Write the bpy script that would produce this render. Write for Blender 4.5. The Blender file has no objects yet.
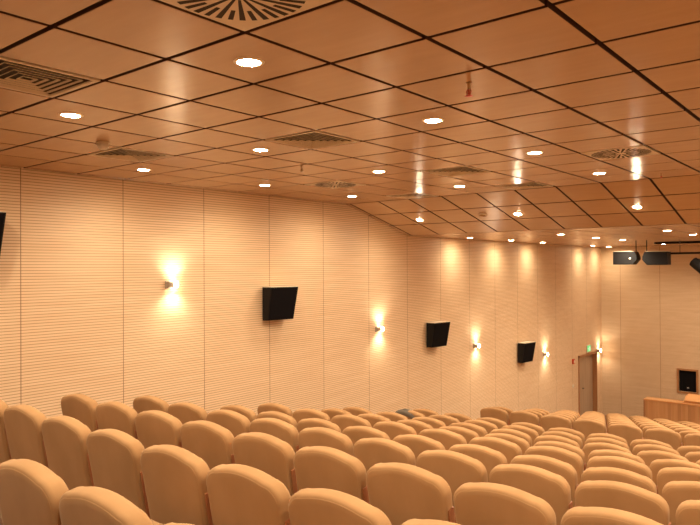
import bpy, bmesh, math, random
from mathutils import Vector, Matrix
random.seed(7)
SC = bpy.context.scene
COL = SC.collection
PI = math.pi
CZ = 4.80                      # camera height above the front floor
# ------------------------------------------------------------------ camera
cam_data = bpy.data.cameras.new('camera')
cam_data.sensor_width = 36
cam_data.lens = 658 / 700 * 36
cam_data.clip_end = 100
cam = bpy.data.objects.new('camera', cam_data)
COL.objects.link(cam)
yaw, pitch, roll = math.radians(39.26), 0.0074, -0.0053
M = Matrix.Rotation(yaw, 4, 'Z') @ Matrix.Rotation(PI/2 + pitch, 4, 'X') @ Matrix.Rotation(roll, 4, 'Z')
cam.matrix_world = Matrix.Translation((0, 0, CZ)) @ M
SC.camera = cam
# ------------------------------------------------------------------ world, exposure
w = bpy.data.worlds.new('world'); SC.world = w; w.use_nodes = True
w.node_tree.nodes['Background'].inputs[0].default_value = (1, .8, .6, 1)
w.node_tree.nodes['Background'].inputs[1].default_value = 0.0
SC.view_settings.view_transform = 'Standard'
SC.view_settings.look = 'None'
SC.view_settings.gamma = 1
SC.view_settings.use_curve_mapping = False
SC.view_settings.exposure = 0.62
LAMP_COL = (1.0, .88, .70)
SPOT_W = 46.0                  # each ceiling downlight
SCONCE_W = 14.0                 # each half of a wall light
# ------------------------------------------------------------------ constants of the room
XL, XR, YB, YF = -7.18, 6.2, -4.6, 21.6
ZHI, ZLO = CZ + 1.0786, CZ + 0.607
Y1, Y2 = 8.66, 10.52
TILE, TX0, TY0 = .6, -3.474, 1.429
# ------------------------------------------------------------------ materials
def mat(name, col, rough=.6, metal=0, spec=.5):
    m = bpy.data.materials.new(name); m.use_nodes = True
    b = m.node_tree.nodes['Principled BSDF']
    b.inputs['Base Color'].default_value = (*col, 1)
    b.inputs['Roughness'].default_value = rough
    b.inputs['Metallic'].default_value = metal
    b.inputs['Specular IOR Level'].default_value = spec
    return m
def N(m, t, **kw):
    n = m.node_tree.nodes.new(t)
    for k, v in kw.items(): setattr(n, k, v)
    return n
def L(m, a, b): m.node_tree.links.new(a, b)
def math_(m, op, a, b=None):
    n = N(m, 'ShaderNodeMath', operation=op)
    for i, v in enumerate((a, b)):
        if v is None: continue
        if isinstance(v, (int, float)): n.inputs[i].default_value = v
        else: L(m, v, n.inputs[i])
    return n.outputs[0]
def mix(m, f, a, b):
    n = N(m, 'ShaderNodeMix', data_type='RGBA')
    if isinstance(f, (int, float)): n.inputs[0].default_value = f
    else: L(m, f, n.inputs[0])
    for i, v in ((6, a), (7, b)):
        if isinstance(v, tuple): n.inputs[i].default_value = (*v, 1)
        else: L(m, v, n.inputs[i])
    return n.outputs[2]
def grain(m, col, dark, scale=(1, 1, 1), s=6, lo=.35, hi=.7, coord='pos'):
    """wood grain: stretched noise between two wood tones"""
    if coord == 'pos': src = N(m, 'ShaderNodeNewGeometry').outputs['Position']
    else: src = N(m, 'ShaderNodeTexCoord').outputs['Object']
    mp = N(m, 'ShaderNodeMapping'); mp.inputs['Scale'].default_value = scale
    L(m, src, mp.inputs[0])
    nz = N(m, 'ShaderNodeTexNoise'); nz.inputs['Scale'].default_value = s; nz.inputs['Detail'].default_value = 5
    L(m, mp.outputs[0], nz.inputs['Vector'])
    mr = N(m, 'ShaderNodeMapRange'); mr.inputs[1].default_value = lo; mr.inputs[2].default_value = hi
    L(m, nz.outputs['Fac'], mr.inputs[0])
    return mix(m, mr.outputs[0], dark, col)
def wall_mat(name, axis, start, col, dark, seam=1.23, groove=(.20, .075, .025)):
    """maple panels with fine horizontal grooves and dark upright joints"""
    m = mat(name, col, .5)
    pos = N(m, 'ShaderNodeNewGeometry').outputs['Position']
    sx = N(m, 'ShaderNodeSeparateXYZ'); L(m, pos, sx.inputs[0])
    u, v = sx.outputs[axis], sx.outputs[2]
    # irregular wood tone from panel to panel
    cell = math_(m, 'FLOOR', math_(m, 'DIVIDE', math_(m, 'SUBTRACT', u, start), seam))
    wn = N(m, 'ShaderNodeTexWhiteNoise', noise_dimensions='1D'); L(m, cell, wn.inputs['W'])
    base = grain(m, col, dark, (.5, .5, 7), 2.5)
    tone = mix(m, math_(m, 'MULTIPLY', wn.outputs['Value'], .25), base, dark)
    g = math_(m, 'FRACT', math_(m, 'DIVIDE', v, .032))
    g = math_(m, 'ABSOLUTE', math_(m, 'SUBTRACT', g, .5))
    mr = N(m, 'ShaderNodeMapRange'); mr.inputs[1].default_value = .07; mr.inputs[2].default_value = .12
    mr.inputs[3].default_value = 1; mr.inputs[4].default_value = 0
    L(m, g, mr.inputs[0]); gr = mr.outputs[0]
    s = math_(m, 'FRACT', math_(m, 'DIVIDE', math_(m, 'SUBTRACT', u, start), seam))
    s = math_(m, 'ABSOLUTE', math_(m, 'SUBTRACT', s, .5))
    se = math_(m, 'GREATER_THAN', s, .5 - .0045 / seam)
    c = mix(m, math_(m, 'MULTIPLY', gr, .72), tone, groove)
    c = mix(m, math_(m, 'MULTIPLY', se, .85), c, groove)
    b = m.node_tree.nodes['Principled BSDF']
    L(m, c, b.inputs['Base Color'])
    h = math_(m, 'SUBTRACT', 1, math_(m, 'MAXIMUM', gr, se))
    bp = N(m, 'ShaderNodeBump'); bp.inputs['Strength'].default_value = .35; bp.inputs['Distance'].default_value = .003
    L(m, h, bp.inputs['Height']); L(m, bp.outputs[0], b.inputs['Normal'])
    return m
def wood(name, col, dark, rough=.4, scale=(1, 1, 1), s=6, coord='pos'):
    m = mat(name, col, rough)
    L(m, grain(m, col, dark, scale, s, coord=coord), m.node_tree.nodes['Principled BSDF'].inputs['Base Color'])
    return m
def emis(name, col, st):
    m = mat(name, (.9, .9, .9), .3)
    b = m.node_tree.nodes['Principled BSDF']
    b.inputs['Emission Color'].default_value = (*col, 1); b.inputs['Emission Strength'].default_value = st
    return m
MW_SIDE = wall_mat('maple_slats_side', 1, 3.22, (.84, .60, .37), (.77, .52, .30), 1.218)
MW_FRONT = wall_mat('maple_slats_front', 0, -6.58, (.70, .50, .30), (.63, .43, .25), 1.17)
M_TILE = wood('ceiling_veneer', (.53, .32, .16), (.50, .295, .148), .24, (1, 5, 1), 3)
M_GAP = mat('ceiling_gap', (.085, .032, .010), .8)
M_FAB = mat('velour', (.66, .41, .205), .85, 0, .2)
def fab_setup():
    m = M_FAB; b = m.node_tree.nodes['Principled BSDF']
    c = grain(m, (.395, .210, .086), (.335, .172, .066), (1, 1, .6), 5, .3, .75)
    L(m, c, b.inputs['Base Color'])
    b.inputs['Sheen Weight'].default_value = .12; b.inputs['Sheen Roughness'].default_value = .4
    b.inputs['Sheen Tint'].default_value = (1, .8, .55, 1)
    nz = N(m, 'ShaderNodeTexNoise'); nz.inputs['Scale'].default_value = 900
    bp = N(m, 'ShaderNodeBump'); bp.inputs['Strength'].default_value = .12; bp.inputs['Distance'].default_value = .001
    L(m, nz.outputs['Fac'], bp.inputs['Height']); L(m, bp.outputs[0], b.inputs['Normal'])
fab_setup()
M_SIDE = wood('seat_side_wood', (.42, .16, .06), (.32, .11, .04), .45, (1, 1, .2), 14)
M_ARM = wood('armrest_wood', (.50, .23, .085), (.42, .18, .06), .35, (1, .2, 1), 14)
M_STEEL = mat('dark_steel', (.12, .09, .07), .45, .8)
M_FLOOR = mat('carpet', (.22, .11, .055), .95)
M_BLACK = mat('black_cabinet', (.008, .006, .005), .6, 0, .2)
M_GRILLE = mat('speaker_cloth', (.006, .004, .004), .9, 0, .1)
M_CREAM = mat('cream_metal', (.74, .60, .42), .4)
M_SLOT = mat('dark_slot', (.03, .018, .01), .8)
M_TRIM = mat('lamp_trim', (.85, .72, .52), .3, .3)
M_BULB = emis('bulb_glass', (1.0, .84, .56), 130)
M_BULB2 = emis('sconce_glass', (1.0, .84, .58), 60)
M_SCONCE = mat('satin_nickel', (.45, .38, .30), .4, .5)
M_FRAME = wood('door_frame_wood', (.42, .19, .075), (.34, .14, .05), .4, (1, 1, .15), 12)
M_DOOR = wood('door_leaf_wood', (.46, .31, .19), (.40, .26, .155), .4, (1, 1, .1), 10)
M_DESKV = mat('desk_planks', (.6, .3, .12), .4)
M_LIP = wood('desk_top_wood', (.66, .32, .12), (.58, .26, .09), .3, (.3, 1, 1), 10)
M_RED = mat('red_plastic', (.55, .06, .02), .4)
M_WHITE = mat('white_plastic', (.75, .65, .5), .4)
M_GREY = mat('grey_cloth', (.12, .09, .06), .85)
M_GREEN = emis('exit_sign_green', (.03, .6, .15), .6)
M_GREEN.node_tree.nodes['Principled BSDF'].inputs['Base Color'].default_value = (.02, .4, .1, 1)
M_PICTO = emis('exit_sign_white', (.7, 1, .7), .35)
M_BRASS = mat('brass', (.4, .25, .12), .35, .8)
M_GLASS = mat('lens_glass', (.05, .05, .05), .08)
def desk_setup():
    m = M_DESKV; b = m.node_tree.nodes['Principled BSDF']
    sx = N(m, 'ShaderNodeSeparateXYZ'); L(m, N(m, 'ShaderNodeNewGeometry').outputs['Position'], sx.inputs[0])
    cell = math_(m, 'FLOOR', math_(m, 'DIVIDE', sx.outputs[0], .085))
    wn = N(m, 'ShaderNodeTexWhiteNoise', noise_dimensions='1D'); L(m, cell, wn.inputs['W'])
    base = grain(m, (.62, .33, .14), (.54, .26, .10), (1, 1, .1), 12)
    L(m, mix(m, math_(m, 'MULTIPLY', wn.outputs['Value'], .8), base, (.42, .185, .07)), b.inputs['Base Color'])
desk_setup()
# ------------------------------------------------------------------ mesh helpers
def newbm(): return bmesh.new()
def obj(name, bm, mats, parent=None, loc=None, smooth=False):
    bmesh.ops.recalc_face_normals(bm, faces=bm.faces[:])
    me = bpy.data.meshes.new(name); bm.to_mesh(me); bm.free()
    for m in (mats if isinstance(mats, (list, tuple)) else [mats]): me.materials.append(m)
    if smooth: me.polygons.foreach_set('use_smooth', [True]*len(me.polygons))
    o = bpy.data.objects.new(name, me); COL.objects.link(o)
    if parent: o.parent = parent
    if loc: o.location = loc
    return o
def box(bm, x0, x1, y0, y1, z0, z1, mi=0, bev=0):
    r = bmesh.ops.create_cube(bm, size=1)
    for v in r['verts']:
        v.co = Vector(((x0+x1)/2 + v.co.x*(x1-x0), (y0+y1)/2 + v.co.y*(y1-y0), (z0+z1)/2 + v.co.z*(z1-z0)))
    fs = {f for v in r['verts'] for f in v.link_faces}
    for f in fs: f.material_index = mi
    if bev:
        es = list({e for v in r['verts'] for e in v.link_edges})
        n = bmesh.ops.bevel(bm, geom=es, offset=bev, segments=2, affect='EDGES', profile=.5)
        for f in n['faces']: f.material_index = mi
def cyl(bm, p, q, r0, r1=None, seg=20, mi=0, caps=True):
    p, q = Vector(p), Vector(q); r1 = r0 if r1 is None else r1
    d = (q-p); R = d.to_track_quat('Z', 'Y').to_matrix()
    a = [bm.verts.new(p + R @ Vector((r0*math.cos(t), r0*math.sin(t), 0))) for t in [2*PI*i/seg for i in range(seg)]]
    b = [bm.verts.new(q + R @ Vector((r1*math.cos(t), r1*math.sin(t), 0))) for t in [2*PI*i/seg for i in range(seg)]]
    for i in range(seg):
        f = bm.faces.new((a[i], a[(i+1) % seg], b[(i+1) % seg], b[i])); f.material_index = mi
    if caps:
        bm.faces.new(a).material_index = mi; bm.faces.new(b).material_index = mi
def lathe(bm, prof, seg=24, mi=0):
    """prof: (radius, z) pairs turned about the z axis"""
    rings = []
    for r, z in prof:
        if r < 1e-6: rings.append([bm.verts.new((0, 0, z))])
        else: rings.append([bm.verts.new((r*math.cos(2*PI*i/seg), r*math.sin(2*PI*i/seg), z)) for i in range(seg)])
    for A, B in zip(rings, rings[1:]):
        for i in range(seg):
            j = (i+1) % seg
            if len(A) == 1 and len(B) == 1: continue
            if len(A) == 1: f = bm.faces.new((A[0], B[i], B[j]))
            elif len(B) == 1: f = bm.faces.new((A[i], A[j], B[0]))
            else: f = bm.faces.new((A[i], A[j], B[j], B[i]))
            f.material_index = mi
def prism(bm, pts, axis, a0, a1, mi=0):
    """extrude a 2D outline along an axis (0: outline in yz, 1: in xz, 2: in xy)"""
    def P(p, a):
        if axis == 0: return (a, p[0], p[1])
        if axis == 1: return (p[0], a, p[1])
        return (p[0], p[1], a)
    A = [bm.verts.new(P(p, a0)) for p in pts]; B = [bm.verts.new(P(p, a1)) for p in pts]
    n = len(pts)
    for i in range(n): bm.faces.new((A[i], A[(i+1) % n], B[(i+1) % n], B[i])).material_index = mi
    bm.faces.new(A).material_index = mi; bm.faces.new(B).material_index = mi
def empty(name, loc, label, cat, group=None, rot=None):
    o = bpy.data.objects.new(name, None); COL.objects.link(o); o.location = loc
    o.empty_display_size = .1
    if rot: o.rotation_euler = rot
    o['label'] = label; o['category'] = cat
    if group: o['group'] = group
    return o
def tag(o, label, cat, group=None):
    o['label'] = label; o['category'] = cat
    if group: o['group'] = group
    return o
def struct(name, bm, m, smooth=False):
    o = obj(name, bm, m, smooth=smooth); o['kind'] = 'structure'; return o
def copy_tree(o, parent=None):
    c = o.copy(); COL.objects.link(c)
    if parent: c.parent = parent
    for ch in list(o.children): copy_tree(ch, c)
    return c
ORD = ['first', 'second', 'third', 'fourth', 'fifth', 'sixth', 'seventh', 'eighth', 'ninth', 'tenth', 'eleventh',
       'twelfth', 'thirteenth', 'fourteenth', 'fifteenth', 'sixteenth', 'seventeenth', 'eighteenth']
# ------------------------------------------------------------------ rows of seats: (y, seat-top z, phase x, skew, leftmost x)
ROWS = [(1.236, -.773, .517, 0.0), (2.064, -.919, .323, 0.0), (2.948, -1.068, .058, .018), (3.918, -1.262, .307, .037),
        (4.884, -1.476, .002, .060), (5.687, -1.612, .326, .060), (6.471, -1.770, .083, .066), (7.33, -1.935, .308, .066),
        (8.20, -2.095, .033, .066), (9.07, -2.255, .308, .066)]
SHIFT = [.045, .045, .04, .035, .03, .02, .01, 0, 0, 0] + [-.05]*9
LEFT = [-4.6, -5.3, -5.46, -5.76, -5.52, -5.73, -5.45, -5.75, -5.5, -5.75]
for k in range(9):
    ROWS.append((11.0 + .86*k, -2.53 - .163*k, .03 if k % 2 == 0 else .305, .07)); LEFT.append(-5.6 if k % 2 == 0 else -5.88)
SEAT_H = .96
def row_y(r, x): return ROWS[r][0] + ROWS[r][3]*(x+3)
# ------------------------------------------------------------------ floor: one stepped slab
bm = newbm()
edges = []   # (function of x giving y where a tier begins, floor height)
tiers = [(None, CZ + ROWS[0][1] - SEAT_H + .16)]
for r in range(len(ROWS)): tiers.append((r, CZ + ROWS[r][1] - SEAT_H))
def tier_y(r, x):
    if r is None: return YB
    off = -.14 if r != 10 else -.14
    return row_y(r, x) + off
for i, (r, z) in enumerate(tiers):
    nxt = tiers[i+1][0] if i+1 < len(tiers) else None
    ya = [tier_y(r, XL), tier_y(r, XR)]
    yb = [tier_y(nxt, XL), tier_y(nxt, XR)] if nxt is not None else [19.0, 19.0]
    pts = [(XL, ya[0]), (XR, ya[1]), (XR, yb[1]), (XL, yb[0])]
    prism(bm, pts, 2, -.3, z)
prism(bm, [(XL, 19.0), (XR, 19.0), (XR, YF), (XL, YF)], 2, -.3, 0)
struct('floor', bm, M_FLOOR)
# ------------------------------------------------------------------ walls
T = .3; ZT = ZHI + .25
DY0, DY1, DZ = 19.52, 21.12, CZ - 2.68      # doorway in the left wall
bm = newbm()
box(bm, XL-T, XL, YB-T, DY0, -.3, ZT)
box(bm, XL-T, XL, DY0, DY1, DZ, ZT)
box(bm, XL-T, XL, DY1, YF+T, -.3, ZT)
struct('wall_left', bm, MW_SIDE)
NX0, NX1, NZ0, NZ1 = -4.90, -4.42, CZ - 3.77, CZ - 3.14   # niche in the front wall
bm = newbm()
box(bm, XL, NX0, YF, YF+.5, -.3, ZT); box(bm, NX1, XR, YF, YF+.5, -.3, ZT)
box(bm, NX0, NX1, YF, YF+.5, -.3, NZ0); box(bm, NX0, NX1, YF, YF+.5, NZ1, ZT)
box(bm, NX0, NX1, YF+.46, YF+.5, NZ0, NZ1)
struct('wall_front', bm, MW_FRONT)
bm = newbm(); box(bm, XR, XR+T, YB-T, YF+T, -.3, ZT); struct('wall_right', bm, MW_SIDE)
bm = newbm(); box(bm, XL, XR, YB-T, YB, -.3, ZT); struct('wall_back', bm, MW_FRONT)
bm = newbm(); box(bm, XL, XL+.015, YB, DY0-.1, 0, .01); bm.free()
# ------------------------------------------------------------------ ceiling: veneered tiles under a dark backing
GAP = .029
def slope_z(y): return ZHI + (ZLO-ZHI)*(y-Y1)/(Y2-Y1)
def tile(bm, x0, x1, P0, P1, th=.04):
    """one tile between two (y, z) lines; P0, P1 are its near and far edges"""
    x0 += GAP/2; x1 -= GAP/2
    d = Vector((0, P1[0]-P0[0], P1[1]-P0[1])); ln = d.length; d /= ln
    n = Vector((0, -d.z, d.y))
    a = Vector((0, P0[0], P0[1])) + d*GAP/2; b = Vector((0, P0[0], P0[1])) + d*(ln-GAP/2)
    vs = []
    for off, ins in ((0, .0025), (.0025, 0), (th, 0)):
        c = [a + d*ins, b - d*ins]
        vs.append([bm.verts.new(Vector((x, 0, 0)) + q + n*off) for x, q in
                   ((x0+ins, c[0]), (x1-ins, c[0]), (x1-ins, c[1]), (x0+ins, c[1]))])
    bm.faces.new(vs[0])
    for k, (A, B) in enumerate(zip(vs, vs[1:])):
        for i in range(4): bm.faces.new((A[i], A[(i+1) % 4], B[(i+1) % 4], B[i])).material_index = k
xs = [XL] + [TX0 + TILE*j for j in range(-6, 17) if XL + .05 < TX0 + TILE*j < XR - .05] + [XR]
ysA = [YB] + [TY0 + TILE*i for i in range(-10, 12)] + [Y1]
ysA = [y for y in ysA if y >= YB]
ysB = [Y1 + (Y2-Y1)*k/3 for k in range(4)]
ysC = [Y2 + TILE*k for k in range(int((YF-Y2)/TILE)+1)] + [YF]
# special tiles (fitted with air diffusers) are left out of the veneer
def tidx(i, j): return (round(TX0 + TILE*j, 3), round(TY0 + TILE*i, 3))
SQ = [(0, -1), (3, -4), (4, -1), (8, -1), (11, -1), (11, -4), (7, -4)]
SQ = [(0, -1), (3, -4), (4, -1), (8, -1), (11, -1), (11, -4)]
RD = [(0, 2), (8, 2), (8, -4)]
skip = {tidx(i, j) for i, j in SQ + RD}
bm = newbm()
for ys, zf in ((ysA, lambda y: ZHI), (ysB, slope_z), (ysC, lambda y: ZLO)):
    for ya, yb in zip(ys, ys[1:]):
        for xa, xb in zip(xs, xs[1:]):
            if ys is ysA and (round(xa, 3), round(ya, 3)) in skip: continue
            tile(bm, xa, xb, (ya, zf(ya)), (yb, zf(yb)))
back = [(YB, ZHI), (Y1, ZHI), (Y2, ZLO), (YF, ZLO)]
prism(bm, [(y, z+.045) for y, z in back] + [(y, z+.2) for y, z in reversed(back)], 0, XL, XR, 1)
struct('ceiling', bm, [M_TILE, M_GAP])
# ------------------------------------------------------------------ doorway
bm = newbm(); fw = .07
box(bm, XL-T, XL+.02, DY0, DY0+fw, 0, DZ); box(bm, XL-T, XL+.02, DY1-.03, DY1, 0, DZ)
box(bm, XL-T, XL+.02, DY0, DY1, DZ-fw, DZ)
struct('trim_1', bm, M_FRAME)
bm = newbm(); box(bm, XL-.17, XL-.12, DY0+fw+.003, (DY0+DY1)/2-.002, .005, DZ-fw-.004); box(bm, XL-.17, XL-.12, (DY0+DY1)/2+.002, DY1-.034, .005, DZ-fw-.004)
dr = struct('door_1', bm, M_DOOR)
bm = newbm(); cyl(bm, (XL-.12, 20.2, 1.05), (XL-.07, 20.2, 1.05), .012); cyl(bm, (XL-.075, 20.2, 1.05), (XL-.075, 20.08, 1.05), .01)
h = obj('door_handle', bm, M_STEEL, dr); 
# exit sign above the door: small lit green board on a bracket
ex = empty('exit_sign', (XL, 20.36, CZ-2.67), 'small lit green exit sign on left wall above the far doorway', 'sign')
bm = newbm(); box(bm, 0, .03, -.16, .16, .02, .24, bev=.006); obj('sign_housing', bm, M_WHITE, ex)
bm = newbm(); box(bm, .03, .034, -.14, .14, .04, .22); obj('sign_face', bm, M_GREEN, ex)
bm = newbm()      # running figure, door and arrow
cyl(bm, (.034, -.01, .185), (.036, -.01, .185), .017, mi=0)
for p, q, r in (((-.01, .165), (.0, .115), .012), ((.0, .115), (-.04, .085), .008), ((-.04, .085), (-.04, .055), .007), ((.0, .115), (.035, .09), .008), ((.035, .09), (.03, .055), .007),
                ((-.01, .155), (.03, .14), .006), ((-.01, .155), (-.045, .135), .006)):
    cyl(bm, (.0355, p[0], p[1]), (.0355, q[0], q[1]), r*.9, seg=6)
obj('running_figure', bm, M_PICTO, ex)
bm = newbm(); box(bm, .034, .0365, .06, .10, .06, .19); obj('doorway_symbol', bm, M_PICTO, ex)
bm = newbm()
prism(bm, [(-.12, .13), (-.08, .16), (-.08, .10)], 0, .034, .0365)
obj('arrow', bm, M_PICTO, ex)
# red call point and light switch
cp = empty('alarm_call_point', (XL, 19.08, CZ-2.86), 'small red fire alarm call point on left wall beside the doorway', 'fire alarm')
bm = newbm(); box(bm, 0, .05, -.06, .06, 0, .14, bev=.008); obj('housing', bm, M_RED, cp)
bm = newbm(); box(bm, .05, .053, -.035, .035, .03, .1); obj('glass_plate', bm, M_WHITE, cp)
ls = empty('light_switch', (XL, 19.08, CZ-3.56), 'small pale switch plate on left wall below the red alarm box', 'light switch')
bm = newbm(); box(bm, 0, .012, -.045, .045, 0, .09, bev=.004); obj('switch_plate', bm, M_WHITE, ls)
bm = newbm(); box(bm, .012, .02, -.02, .02, .02, .07, bev=.003); obj('rocker', bm, M_WHITE, ls)
# ------------------------------------------------------------------ niche loudspeaker in the front wall
bm = newbm(); t = .055
for a in ((NX0-t, NX0, NZ0-t, NZ1+t), (NX1, NX1+t, NZ0-t, NZ1+t), (NX0, NX1, NZ0-t, NZ0), (NX0, NX1, NZ1, NZ1+t)):
    box(bm, a[0], a[1], YF-.02, YF+.02, a[2], a[3])
struct('trim_2', bm, M_FRAME)
sp = empty('wall_speaker', ((NX0+NX1)/2, YF+.03, NZ0), 'black loudspeaker set in a square wood-framed niche in the front wall', 'speaker')
hw = (NX1-NX0)/2-.012; hh = NZ1-NZ0
bm = newbm(); box(bm, -hw, hw, .015, .35, .002, hh-.012, bev=.01); obj('cabinet', bm, M_BLACK, sp)
bm = newbm(); box(bm, -hw+.02, hw-.02, 0, .016, .02, hh-.03, bev=.005); obj('grille', bm, M_GRILLE, sp)
bm = newbm(); box(bm, -.02, .03, -.003, 0, .1, .125); obj('badge', bm, mat('badge', (.5, .5, .5), .3, .5), sp)
# ------------------------------------------------------------------ wooden counter at the front
dk = empty('front_counter', (-4.2, 19.7, 0), 'low plank-fronted wooden counter standing before the front wall at right', 'counter')
DTOP = CZ - 3.77
bm = newbm(); box(bm, -1.16, 2.6, 0, .05, 0, DTOP-.03); obj('front_panel', bm, M_DESKV, dk)
bm = newbm(); box(bm, -1.16, -1.11, .05, .30, 0, DTOP-.03); obj('side_panel', bm, M_FRAME, dk)
bm = newbm(); box(bm, -1.19, 2.63, -.02, .34, DTOP-.03, DTOP+.012, bev=.006); obj('worktop', bm, M_LIP, dk)
bm = newbm(); box(bm, -1.19, -1.145, -.025, 0, 0, DTOP-.03); obj('corner_post', bm, M_FRAME, dk)
lc = empty('table_lectern', (-4.2, 19.75, DTOP+.012), 'raised orange-wood reading desk on top of the counter at right', 'lectern')
bm = newbm(); prism(bm, [(.0, 0), (.3, 0), (.3, .17), (.0, .06)], 0, -.16, 1.4); obj('body', bm, M_LIP, lc)
bm = newbm(); prism(bm, [(-.03, .05), (.33, .18), (.33, .205), (-.03, .075)], 0, -.12, 1.44); obj('sloping_top', bm, M_LIP, lc)
# ------------------------------------------------------------------ wall loudspeakers
def wall_speaker(y, z, label):
    r = empty('wall_speaker', (XL, y, CZ+z), label, 'speaker', 'black surround speakers on the left wall')
    r.rotation_euler = (0, 0, 0)
    # wedge cabinet: narrow at the bottom, tipped down, with two angled fronts
    H, D, W = .52, .30, .50
    bm = newbm()
    top = [(.03, -.25), (.215, -.25), (.29, .25), (.03, .25)]
    bot = [(.03, -.25), (.145, -.25), (.215, .215), (.03, .215)]
    H = .49
    A = [bm.verts.new((p[0], p[1], H/2)) for p in top]; B = [bm.verts.new((p[0], p[1], -H/2)) for p in bot]
    for i in range(4): bm.faces.new((A[i], A[(i+1) % 4], B[(i+1) % 4], B[i]))
    bm.faces.new(A); bm.faces.new(B)
    bmesh.ops.bevel(bm, geom=bm.edges[:], offset=.004, segments=2, affect='EDGES')
    obj('cabinet', bm, M_BLACK, r)
    bm = newbm()
    a, b = Vector((*top[1], H/2)), Vector((*top[2], H/2))
    c, d = Vector((*bot[2], -H/2)), Vector((*bot[1], -H/2))
    ctr = (a+b+c+d)/4; n = (b-a).cross(d-a).normalized()
    if n.x < 0: n = -n
    q = [ctr + (v-ctr)*.93 for v in (a, b, c, d)]
    lo = [bm.verts.new(v - n*.003) for v in q]; hi = [bm.verts.new(v + n*.007) for v in q]
    bm.faces.new(lo); bm.faces.new(hi)
    for i in range(4): bm.faces.new((lo[i], lo[(i+1) % 4], hi[(i+1) % 4], hi[i]))
    obj('grille', bm, M_GRILLE, r)
    bm = newbm(); box(bm, 0, .045, -.06, .06, -.12, .12); cyl(bm, (.03, 0, -.0), (.09, 0, -.0), .03)
    obj('bracket', bm, M_STEEL, r)
    bm = newbm(); prism(bm, [(.032, -.248), (.214, -.248), (.287, .248), (.032, .248)], 2, H/2-.002, H/2+.008); obj('top_plate', bm, M_CREAM, r)
    return r
wall_speaker(2.70, .33, 'black wall speaker cut off by the left edge of the picture')
wall_speaker(6.95, -.53, 'largest fully seen black speaker on left wall, nearest the camera')
wall_speaker(11.40, -1.36, 'middle black speaker on left wall, between second and third wall lights')
wall_speaker(15.58, -2.15, 'smallest, farthest black speaker on the left wall, near the doorway')
# ------------------------------------------------------------------ wall lights
def spot(name, parent, loc, rot, energy, size, blend, radius):
    l = bpy.data.lights.new(name, 'SPOT'); l.energy = energy; l.color = LAMP_COL
    l.spot_size = size; l.spot_blend = blend; l.shadow_soft_size = radius
    o = bpy.data.objects.new(name, l); COL.objects.link(o); o.parent = parent; o.location = loc; o.rotation_euler = rot
    return o
def sconce_proto():
    r = empty('wall_light', (0, 0, 0), '', 'wall light')
    bm = newbm(); box(bm, 0, .02, -.05, .05, -.05, .05, bev=.004); obj('wall_plate', bm, M_SCONCE, r)
    bm = newbm(); box(bm, .02, .085, -.045, .03, -.038, .038, bev=.006); obj('housing', bm, M_SCONCE, r)
    bm = newbm(); prism(bm, [(.03, -.03), (.11, -.03), (.11, .10), (.075, .15), (.03, .10)], 2, -.006, .006); obj('divider_plate', bm, M_SCONCE, r)
    for s in (-1, 1):
        bm = newbm(); cyl(bm, (.075, .07, s*.008), (.075, .07, s*.036), .028, .022); obj('bulb', bm, M_BULB2, r)
    return r
SP = sconce_proto()
SC_POS = [(5.08, -.21, 'brightest and largest lit wall light, nearest the camera on left wall'),
          (9.54, -1.12, 'lit wall light just left of the middle black speaker'),
          (13.16, -1.77, 'lit wall light between the middle and farthest black wall speakers'),
          (17.0, -2.37, 'lit wall light between the farthest black speaker and the doorway'),
          (21.2, -2.69, 'lit wall light in the far corner above the doorway')]
for i, (y, z, lab) in enumerate(SC_POS):
    r = SP if i == 0 else copy_tree(SP)
    r.location = (XL, y, CZ+z); r['label'] = lab; r['group'] = 'lit wall lights along the left wall'
for i, r in enumerate([o for o in COL.objects if o.name.startswith('wall_light')]):
    spot('lamp_up', r, (.12, .07, .05), (PI, 0, 0), SCONCE_W, math.radians(138), 1.0, .03)
    spot('lamp_down', r, (.12, .07, -.05), (0, 0, 0), SCONCE_W, math.radians(138), 1.0, .03)
for i, (y, z) in enumerate([(.6, .3), (5.12, -.21), (9.62, -1.12), (13.28, -1.77), (17.10, -2.37)]):  # unseen right-wall lights, added as fill to soften contrast on the seats
    r = copy_tree(SP)
    r.location = (XR, y, CZ+z); r.rotation_euler = (0, 0, PI); r['label'] = f'added fill wall light on the right-hand wall outside the picture, {ORD[i]} from the rear'; r['group'] = 'added fill lights along the unseen right wall'
for i, x in enumerate((-3.6, 2.4)):  # two unseen rear-wall lights, added to brighten the seat backs
    r = copy_tree(SP)
    r.location = (x, YB, CZ+.1); r.rotation_euler = (0, 0, PI/2); r['label'] = f'added fill wall light on the rear wall behind the camera, {ORD[i]} from the left wall'; r['group'] = 'added fill lights along the unseen rear wall'
# ------------------------------------------------------------------ ceiling downlights
def down_proto(dome):
    r = empty('downlight', (0, 0, 0), '', 'downlight')
    bm = newbm(); lathe(bm, [(.061, .004), (.061, -.004), (.066, -.007), (.078, -.005), (.082, 0), (.082, .004)]); obj('trim_ring', bm, M_TRIM, r, smooth=True)
    bm = newbm()
    if dome: lathe(bm, [(0, -.022), (.02, -.020), (.038, -.013), (.05, -.002)])
    else: lathe(bm, [(0, -.0085), (.035, -.0085), (.058, -.007), (.062, -.003)])
    obj('lens', bm, M_BULB, r, smooth=True)
    return r
DP, DS = down_proto(False), down_proto(True)
used = set()
def downlight(x, y, z, lab, grp, rot=None, cone=162, gain=1.0):
    src = DS if rot else DP
    r = src if src.name not in used else copy_tree(src)
    used.add(src.name)
    r.location = (x, y, z); r['label'] = lab; r['group'] = grp
    if rot: r.rotation_euler = rot
    spot('lamp', r, (0, 0, -.035), (0, 0, 0), SPOT_W*gain, math.radians(cone), 1.0, .05)
grpA, grpB, grpC = 'round downlights in the high rear ceiling', 'round downlights in the sloping ceiling strip', 'round downlights in the low front ceiling'
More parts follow.
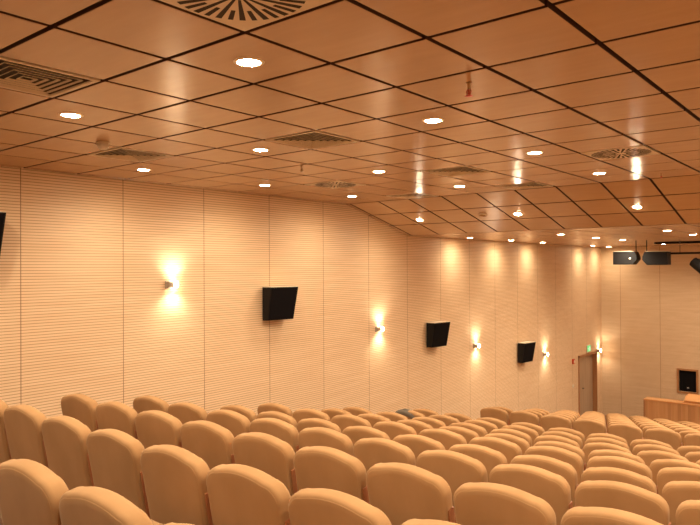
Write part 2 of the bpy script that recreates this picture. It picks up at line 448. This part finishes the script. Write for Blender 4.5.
XD = [-6.27, -4.42, -2.58, -.68, 1.03, 2.83, 4.63]
for a, i in enumerate((1.5, 4.5, 7.5, 10.5, -1.5)):
    for b, x in enumerate(XD):
        lab = f'lit downlight in high rear ceiling, {ORD[a]} crosswise row from camera, {ORD[b]} from left wall'
        if a > 3: lab = f'added unseen downlight in the rear ceiling, {ORD[a-4]} row back, {ORD[b]} from left wall'  # out-of-view row added so light reaches the seat backs
        if (a, b) == (0, 1): lab = 'bright downlight at upper left, between square grille and white smoke detector'
        if (a, b) == (0, 2): lab = 'largest brightest downlight, beside the big round swirl grille at top'
        downlight(x, TY0 + TILE*i, ZHI, lab, grpA, None, 165, .62 if b == 0 else 1.05)
sl = math.atan2(ZHI-ZLO, Y2-Y1)
for b, x in enumerate([-6.32, -4.49, -2.71, -.9, .9, 2.7, 4.5]):
    y = 9.66
    lab = ['star-bright lit downlight in the sloping ceiling strip, nearest the left wall',
           'star-bright lit downlight in the sloping strip, second from left wall',
           'star-bright lit downlight in the sloping strip, below the right round grille'][b] if b < 3 else f'lit downlight in the sloping ceiling strip, {ORD[b]} from left wall'
    downlight(x, y, slope_z(y), lab, grpB, (-sl, 0, 0))
for b, x in enumerate([-6.74, -4.8, -2.93, -1.05, .85, 2.75, 4.6]):
    for a, y in enumerate([12.2, 14.15, 15.95, 19.6, 21.0]):
        if a == 4 and b: continue
        downlight(x, y, ZLO, f'lit downlight in low front ceiling, {ORD[b]} from left wall, {ORD[a]} from slope', grpC, None, 105 if b == 0 else 150, .13 if b == 0 else 2.2)
# ------------------------------------------------------------------ air diffusers
def square_vent(i, j, lab):
    r = empty('air_vent', (TX0+TILE*(j+.5), TY0+TILE*(i+.5), ZHI), lab, 'air vent', 'square ceiling air vents')
    h = TILE/2 - GAP/2
    bm = newbm()
    for s, t in ((h, h-.022),):
        for a in ((-s, s, -s, -t), (-s, s, t, s), (-s, -t, -t, t), (t, s, -t, t)): box(bm, *a, -.003, .011)
    obj('frame', bm, M_CREAM, r)
    bm = newbm(); R0 = h-.022; n = 6; st = R0/n
    def sq(a): return [(-a, -a), (a, -a), (a, a), (-a, a)]
    for k in range(n):
        ro = R0 - k*st - .001; lip = ro - .004; ri = ro - .007
        if ri < .004: ri = .003; lip = max(lip, .006)
        levels = [(ri, .006), (ro, -.001), (ro, -.003), (lip, -.003), (max(ri-.002, .001), .0055)]
        rg = [[bm.verts.new((*p, z)) for p in sq(a)] for a, z in levels]
        for A, B in zip(rg, rg[1:]):
            for m in range(4): bm.faces.new((A[m], A[(m+1) % 4], B[(m+1) % 4], B[m]))
    obj('louvres', bm, M_CREAM, r)
    bm = newbm(); box(bm, -R0, R0, -R0, R0, .038, .042); obj('duct_opening', bm, M_SLOT, r)
SQL = ['large square louvred ceiling vent cut off at the upper left edge', 'square louvred ceiling vent right of the white smoke detector near left wall',
       'square louvred ceiling vent at upper centre, right of a downlight', 'square louvred ceiling vent above the middle downlight of fourth row',
       'square louvred ceiling vent at far edge of the high ceiling, centre right', 'square louvred ceiling vent at far edge of high ceiling, nearest left wall']
for (i, j), lab in zip(SQ, SQL): square_vent(i, j, lab)
def round_vent(i, j, lab):
    r = empty('swirl_diffuser', (TX0+TILE*(j+.5), TY0+TILE*(i+.5), ZHI), lab, 'air vent', 'round swirl air diffusers')
    h = TILE/2 - GAP/2
    bm = newbm(); box(bm, -h, h, -h, h, -.001, .011); obj('plate', bm, M_CREAM, r)
    bm = newbm(); n = 16
    for k in range(n):
        for (r0, r1, w0, w1, off) in ((.05, .268, .0055, .0135, 0), (.165, .268, .009, .0115, .5)):
            a = 2*PI*(k+off)/n; c, s_ = math.cos(a), math.sin(a)
            prism(bm, [(r0*c-w0*s_, r0*s_+w0*c), (r0*c+w0*s_, r0*s_-w0*c), (r1*c+w1*s_, r1*s_-w1*c), (r1*c-w1*s_, r1*s_+w1*c)], 2, -.0022, -.0008)
    obj('slots', bm, M_SLOT, r)
for (i, j), lab in zip(RD, ['big round swirl air grille cut off by the top edge', 'round swirl air grille at right above a star-bright sloping downlight',
                            'round swirl air grille in high ceiling, nearest left wall']): round_vent(i, j, lab)
# ------------------------------------------------------------------ detectors and sprinklers
sd = empty('smoke_detector', (-5.16, 3.0, ZHI), 'white dome smoke detector hanging under ceiling left of a square vent', 'smoke detector')
bm = newbm(); lathe(bm, [(0, 0), (.05, 0), (.055, -.012), (.05, -.02)]); obj('base', bm, M_CREAM, sd, smooth=True)
bm = newbm(); lathe(bm, [(.044, -.02), (.048, -.03), (.045, -.045), (.03, -.062), (0, -.066)]); obj('dome', bm, M_WHITE, sd, smooth=True)
bm = newbm(); box(bm, -.085, -.05, -.012, .012, -.028, -.004, bev=.003); obj('indicator_box', bm, M_WHITE, sd)
def sprinkler(x, y, z, lab, m, s=1.0, rot=None):
    r = empty('sprinkler', (x, y, z), lab, 'sprinkler', rot=rot)
    bm = newbm(); lathe(bm, [(0, 0), (.018*s, 0), (.016*s, -.006*s), (.01*s, -.010*s), (.009*s, -.04*s), (0, -.04*s)]); obj('rosette', bm, M_BRASS, r, smooth=True)
    bm = newbm()
    for a in (-1, 1):
        cyl(bm, (a*.006*s, 0, -.038*s), (a*.016*s, 0, -.055*s), .003*s, seg=8); cyl(bm, (a*.016*s, 0, -.055*s), (0, 0, -.078*s), .003*s, seg=8)
    lathe(bm, [(0, -.038*s), (.006*s, -.045*s), (.006*s, -.066*s), (0, -.07*s)], 12)
    obj('bulb_frame', bm, m, r)
    bm = newbm(); lathe(bm, [(0, -.077*s), (.022*s, -.077*s), (.024*s, -.08*s), (0, -.082*s)], 16); obj('deflector', bm, m, r)
sprinkler(-1.89, 3.42, ZHI, 'red sprinkler head hanging from ceiling at upper right', M_RED, 1.0)
sprinkler(-4.76, 5.03, ZHI, 'thin dark sprinkler hanging from ceiling left of round swirl grille', M_BRASS, .9)
sprinkler(-2.06, 8.33, ZHI, 'tiny dark red sprinkler near the far edge of high ceiling, right', M_RED, .55)
sd2 = empty('smoke_detector', (-5.05, 9.57, slope_z(9.57)), 'small brownish round detector on the sloping ceiling strip between two downlights', 'smoke detector', rot=(-sl, 0, 0))
bm = newbm(); lathe(bm, [(0, 0), (.06, 0), (.065, -.012), (.055, -.025)]); obj('base', bm, M_CREAM, sd2, smooth=True)
bm = newbm(); lathe(bm, [(.05, -.025), (.045, -.042), (.02, -.05), (0, -.05)]); obj('dome', bm, M_BRASS, sd2, smooth=True)
# ------------------------------------------------------------------ stage lighting at right
bar = empty('lighting_bar', (-2.6, 16.75, CZ+.29), 'long dark horizontal lighting pipe hung under the front ceiling at right', 'lighting bar')
bm = newbm(); cyl(bm, (-1.62, 0, 0), (5, 0, 0), .024); obj('pipe', bm, M_BLACK, bar, smooth=True)
for x in (-1.15, .8, 3.2):
    bm = newbm(); cyl(bm, (x, 0, .02), (x, 0, ZLO-CZ-.29), .008); obj('hanger_rod', bm, M_STEEL, bar)
trk = empty('lighting_track', (-2.6, 18.0, ZLO), 'dark flat track fixed under the low front ceiling at right', 'lighting track')
bm = newbm(); box(bm, -2.0, 5, -.04, .04, -.055, 0, bev=.004); obj('rail', bm, M_BLACK, trk)
bm = newbm(); box(bm, -2.03, -2.0, -.042, .042, -.058, 0, bev=.004); obj('end_cap', bm, M_STEEL, trk)
def flood(x, z, flip, lab):
    r = empty('floodlight', (x, 16.5, CZ+z), lab, 'stage light', 'stage lights under the front ceiling')
    s = -1 if flip else 1
    W, H, D = .55, .31, .32
    bm = newbm()      # box body whose inner side is chamfered
    pts = [(-s*W/2, 0), (-s*W/2, H), (s*(W/2-.05), H), (s*W/2, H*.62), (s*W/2, H*.38), (s*(W/2-.1), 0)]
    prism(bm, pts, 1, -D/2, D/2)
    bmesh.ops.bevel(bm, geom=bm.edges[:], offset=.006, segments=1, affect='EDGES')
    obj('body', bm, M_BLACK, r)
    bm = newbm(); box(bm, -W/2+.02, W/2-.06, -D/2, D/2-.01, H, H+.014, bev=.003); o = obj('top_plate', bm, M_CREAM, r)
    if flip: o.scale.x = -1
    bm = newbm(); x1 = s*(W/2-.06)
    cyl(bm, (x1, 0, H), (x1, 0, ZLO-CZ-z), .012, seg=10); obj('hanger_rod', bm, M_BLACK, r)
    if not flip: bm = newbm(); cyl(bm, (s*.12, -D/2-.012, H*.48), (s*.12, -D/2, H*.48), .02); obj('knob', bm, M_WHITE, r)
    bm = newbm(); box(bm, -W/2+.05, W/2-.12, D/2, D/2+.01, .03, H-.03); o = obj('lens', bm, M_GLASS, r)
    if flip: o.scale.x = -1
flood(-4.87, .03, False, 'left one of two black box floodlights hanging under the front ceiling')
flood(-4.20, .02, True, 'right one of two black box floodlights hanging under the front ceiling')
pl = empty('spotlight', (-3.26, 16.75, CZ+.25), 'black tilted theatre spotlight clamped under the pipe at right edge', 'stage light', 'stage lights under the front ceiling')
bm = newbm(); box(bm, -.03, .03, -.035, .035, -.1, .035, bev=.004); obj('clamp', bm, M_STEEL, pl)
bm = newbm()
for s in (-1, 1): box(bm, s*.15-.008, s*.15+.008, -.02, .02, -.36, -.1)
box(bm, -.158, .158, -.02, .02, -.112, -.096); obj('yoke', bm, M_BLACK, pl)
bm = newbm(); cyl(bm, (-.22, .06, -.16), (.06, -.04, -.38), .115, .13); cyl(bm, (.06, -.04, -.38), (.16, -.07, -.46), .13, .15, caps=False); obj('body', bm, M_BLACK, pl)
bm = newbm(); cyl(bm, (.075, -.045, -.392), (.09, -.05, -.404), .12); obj('lens', bm, M_WHITE, pl)
# ------------------------------------------------------------------ theatre seats
REC = math.radians(9.5)      # recline of the back
def outline(w, top, bot, inset=0, crown=.06, rc=.095, taper=.018):
    """closed outline of the seat back in its own plane (x, height)"""
    hw = w/2 - inset; zt = top - inset; zb = bot + inset; rc = max(.02, rc-inset*.6)
    pts = []
    def cz(x): return zt - crown*(x/hw)**2
    # right side up, rounded shoulder, crowned top, left shoulder, down
    pts.append((hw-taper-.03, zb)); pts.append((hw-taper, zb+.03))
    zs = cz(hw-rc) - rc*.95
    for t in (.33, .66, 1): pts.append((hw-taper*(1-t), zb+.03+(zs-zb-.03)*t))
    for k in range(1, 7):
        a = PI/2*k/6
        pts.append((hw-rc+rc*math.cos(a), zs + (cz(hw-rc)-zs)*math.sin(a)))
    for k in range(1, 8):
        x = (hw-rc)*(1-k/4) if k < 8 else 0
        pts.append((x, cz(x)))
    right = [p for p in pts if p[0] > 1e-6]
    mid = [(0, cz(0))]
    return right + mid + [(-x, z) for x, z in reversed(right)]
def place(p, y):      # plane coords + depth -> reclined local coords (top leans to the rear)
    x, h = p
    h0 = .36
    return Vector((x, .055 + y*math.cos(REC) - (h-h0)*math.sin(REC), h0 + y*math.sin(REC) + (h-h0)*math.cos(REC)))
def shell(bm, layers, w, top, bot, mi=0):
    """layers: (depth, inset, bulge) from rear to front"""
    rings = []
    for (y, ins, *_) in layers:
        rings.append([bm.verts.new(place(p, y)) for p in outline(w, top, bot, ins)])
    for A, B in zip(rings, rings[1:]):
        n = len(A)
        for i in range(n): bm.faces.new((A[i], A[(i+1) % n], B[(i+1) % n], B[i])).material_index = mi
    for R in (rings[0], rings[-1]): bm.faces.new(R).material_index = mi
def seat_proto():
    r = empty('theatre_seat', (0, 0, 0), '', 'theatre seat')
    TOP, BOT, W = .948, .33, .522
    bm = newbm()
    shell(bm, [(.002, .030), (.000, .018), (.004, .008), (.012, .002), (.024, 0), (.058, 0), (.072, .003), (.083, .011), (.090, .025), (.094, .06), (.096, .12)], W, TOP, BOT)
    obj('backrest', bm, M_FAB, r, smooth=True)
    bm = newbm()
    shell(bm, [(.006, .013), (.0012, .0135), (-.0006, .017), (-.002, .04), (-.004, .09), (-.005, .13)], W, TOP, BOT)
    obj('rear_panel', bm, M_FAB, r, smooth=True)
    for s in (-1, 1):
        bm = newbm()
        q = [place((s*(W/2-.004), h), y) for h, y in ((.33, .02), (.33, .07), (.76, .07), (.76, .02))]
        a = [bm.verts.new(v) for v in q]; b = [bm.verts.new(v + Vector((s*.0075, 0, 0))) for v in q]
        bm.faces.new(a); bm.faces.new(b)
        for i in range(4): bm.faces.new((a[i], a[(i+1) % 4], b[(i+1) % 4], b[i]))
        obj('side_panel', bm, M_SIDE, r)
    bm = newbm(); box(bm, -.225, .225, .30, .72, .37, .47, bev=.03); obj('seat_cushion', bm, M_FAB, r, smooth=True)
    bm = newbm(); box(bm, -.215, .215, .30, .68, .345, .369, bev=.004); obj('seat_pan', bm, M_SIDE, r)
    for s in (-1,):
        bm = newbm(); box(bm, s*.2735, s*.2735+.046,   .16, .50, .56, .585, bev=.008); obj('armrest', bm, M_ARM, r)
        bm = newbm(); prism(bm, [(.20, .0), (.42, .0), (.40, .04), (.36, .3), (.50, .6), (.22, .6), (.24, .3), (.22, .04)], 0, s*.2735, s*.2735+.026)
        obj('side_frame', bm, M_STEEL, r)
    return r
PROTO = seat_proto()
first = True
count = 0
f_px = 658
def px_of(x, y, z):
    v = cam.matrix_world.inverted() @ Vector((x, y, z))
    return (350 + 658*v.x/-v.z, 262.5 - 658*v.y/-v.z) if v.z < 0 else (-999, -999)
rowname = ['nearest row', 'second row', 'third row', 'fourth row', 'fifth row', 'sixth row', 'seventh row', 'eighth row', 'ninth row', 'tenth row']
for r, (y0, zt, ph, sk) in enumerate(ROWS):
    k0 = math.ceil((LEFT[r]-ph)/.55 - 1e-6)
    k = k0; n = 0
    while True:
        x = ph + .55*k0 + (.560 if r < 7 else .5565)*(k-k0) + SHIFT[r]; y = row_y(r, x)
        px, py = px_of(x, y, CZ+zt)
        pl_, _ = px_of(x-.27, y, CZ+zt)
        if pl_ > 750: break
        k += 1
        if px < -25 or py > 560: continue
        s = PROTO if first else copy_tree(PROTO)
        first = False
        s.location = (x, y, CZ+zt-SEAT_H)
        s.rotation_euler = (0, 0, math.atan(sk))
        if r < 10:
            s['label'] = f'peach velvet theatre seat, {ORD[n]} from left in the {rowname[r]} from camera'
            s['group'] = 'theatre seats behind the cross aisle'
        else:
            s['label'] = f'peach velvet theatre seat, {ORD[n]} from left in {rowname[r-10] if r > 10 else "first row"} beyond the cross aisle'
            s['group'] = 'theatre seats in front of the cross aisle'
        n += 1; count += 1
print('seats', count)
# grey jacket draped over the leftmost seat back of the ninth row
r = 8; x = ROWS[r][2] + .55*math.ceil((LEFT[r]-ROWS[r][2])/.55 - 1e-6)
jk = empty('jacket', (x, row_y(r, x), CZ+ROWS[r][1]-SEAT_H), 'dark grey jacket draped over top of a far seat by the left wall', 'jacket', rot=(0, 0, math.atan(ROWS[r][3])))
bm = newbm()
def strip(ins, y, cut=.62):
    return [place((p[0], max(p[1], cut + .02*math.sin(p[0]*30))), y) for p in outline(.535, .945, .33, ins)]
rings = [[bm.verts.new(v) for v in strip(i_, y_)] for i_, y_ in ((.05, -.022), (.01, -.024), (-.012, -.008), (-.016, .03), (-.014, .07), (-.004, .104), (.05, .112))]
for A, B in zip(rings, rings[1:]):
    n = len(A)
    for q in range(n): bm.faces.new((A[q], A[(q+1) % n], B[(q+1) % n], B[q]))
obj('jacket_body', bm, M_GREY, jk, smooth=True)
bm = newbm(); pts = [place((-.08+.02*t, .935+.018*math.sin(PI*t/8)), .04) for t in range(9)]
for a, b in zip(pts, pts[1:]): cyl(bm, a, b, .022, seg=10)
obj('collar', bm, M_GREY, jk, smooth=True)
jk.scale.x = .66; jk.location.x -= .06; jk.location.z -= .006
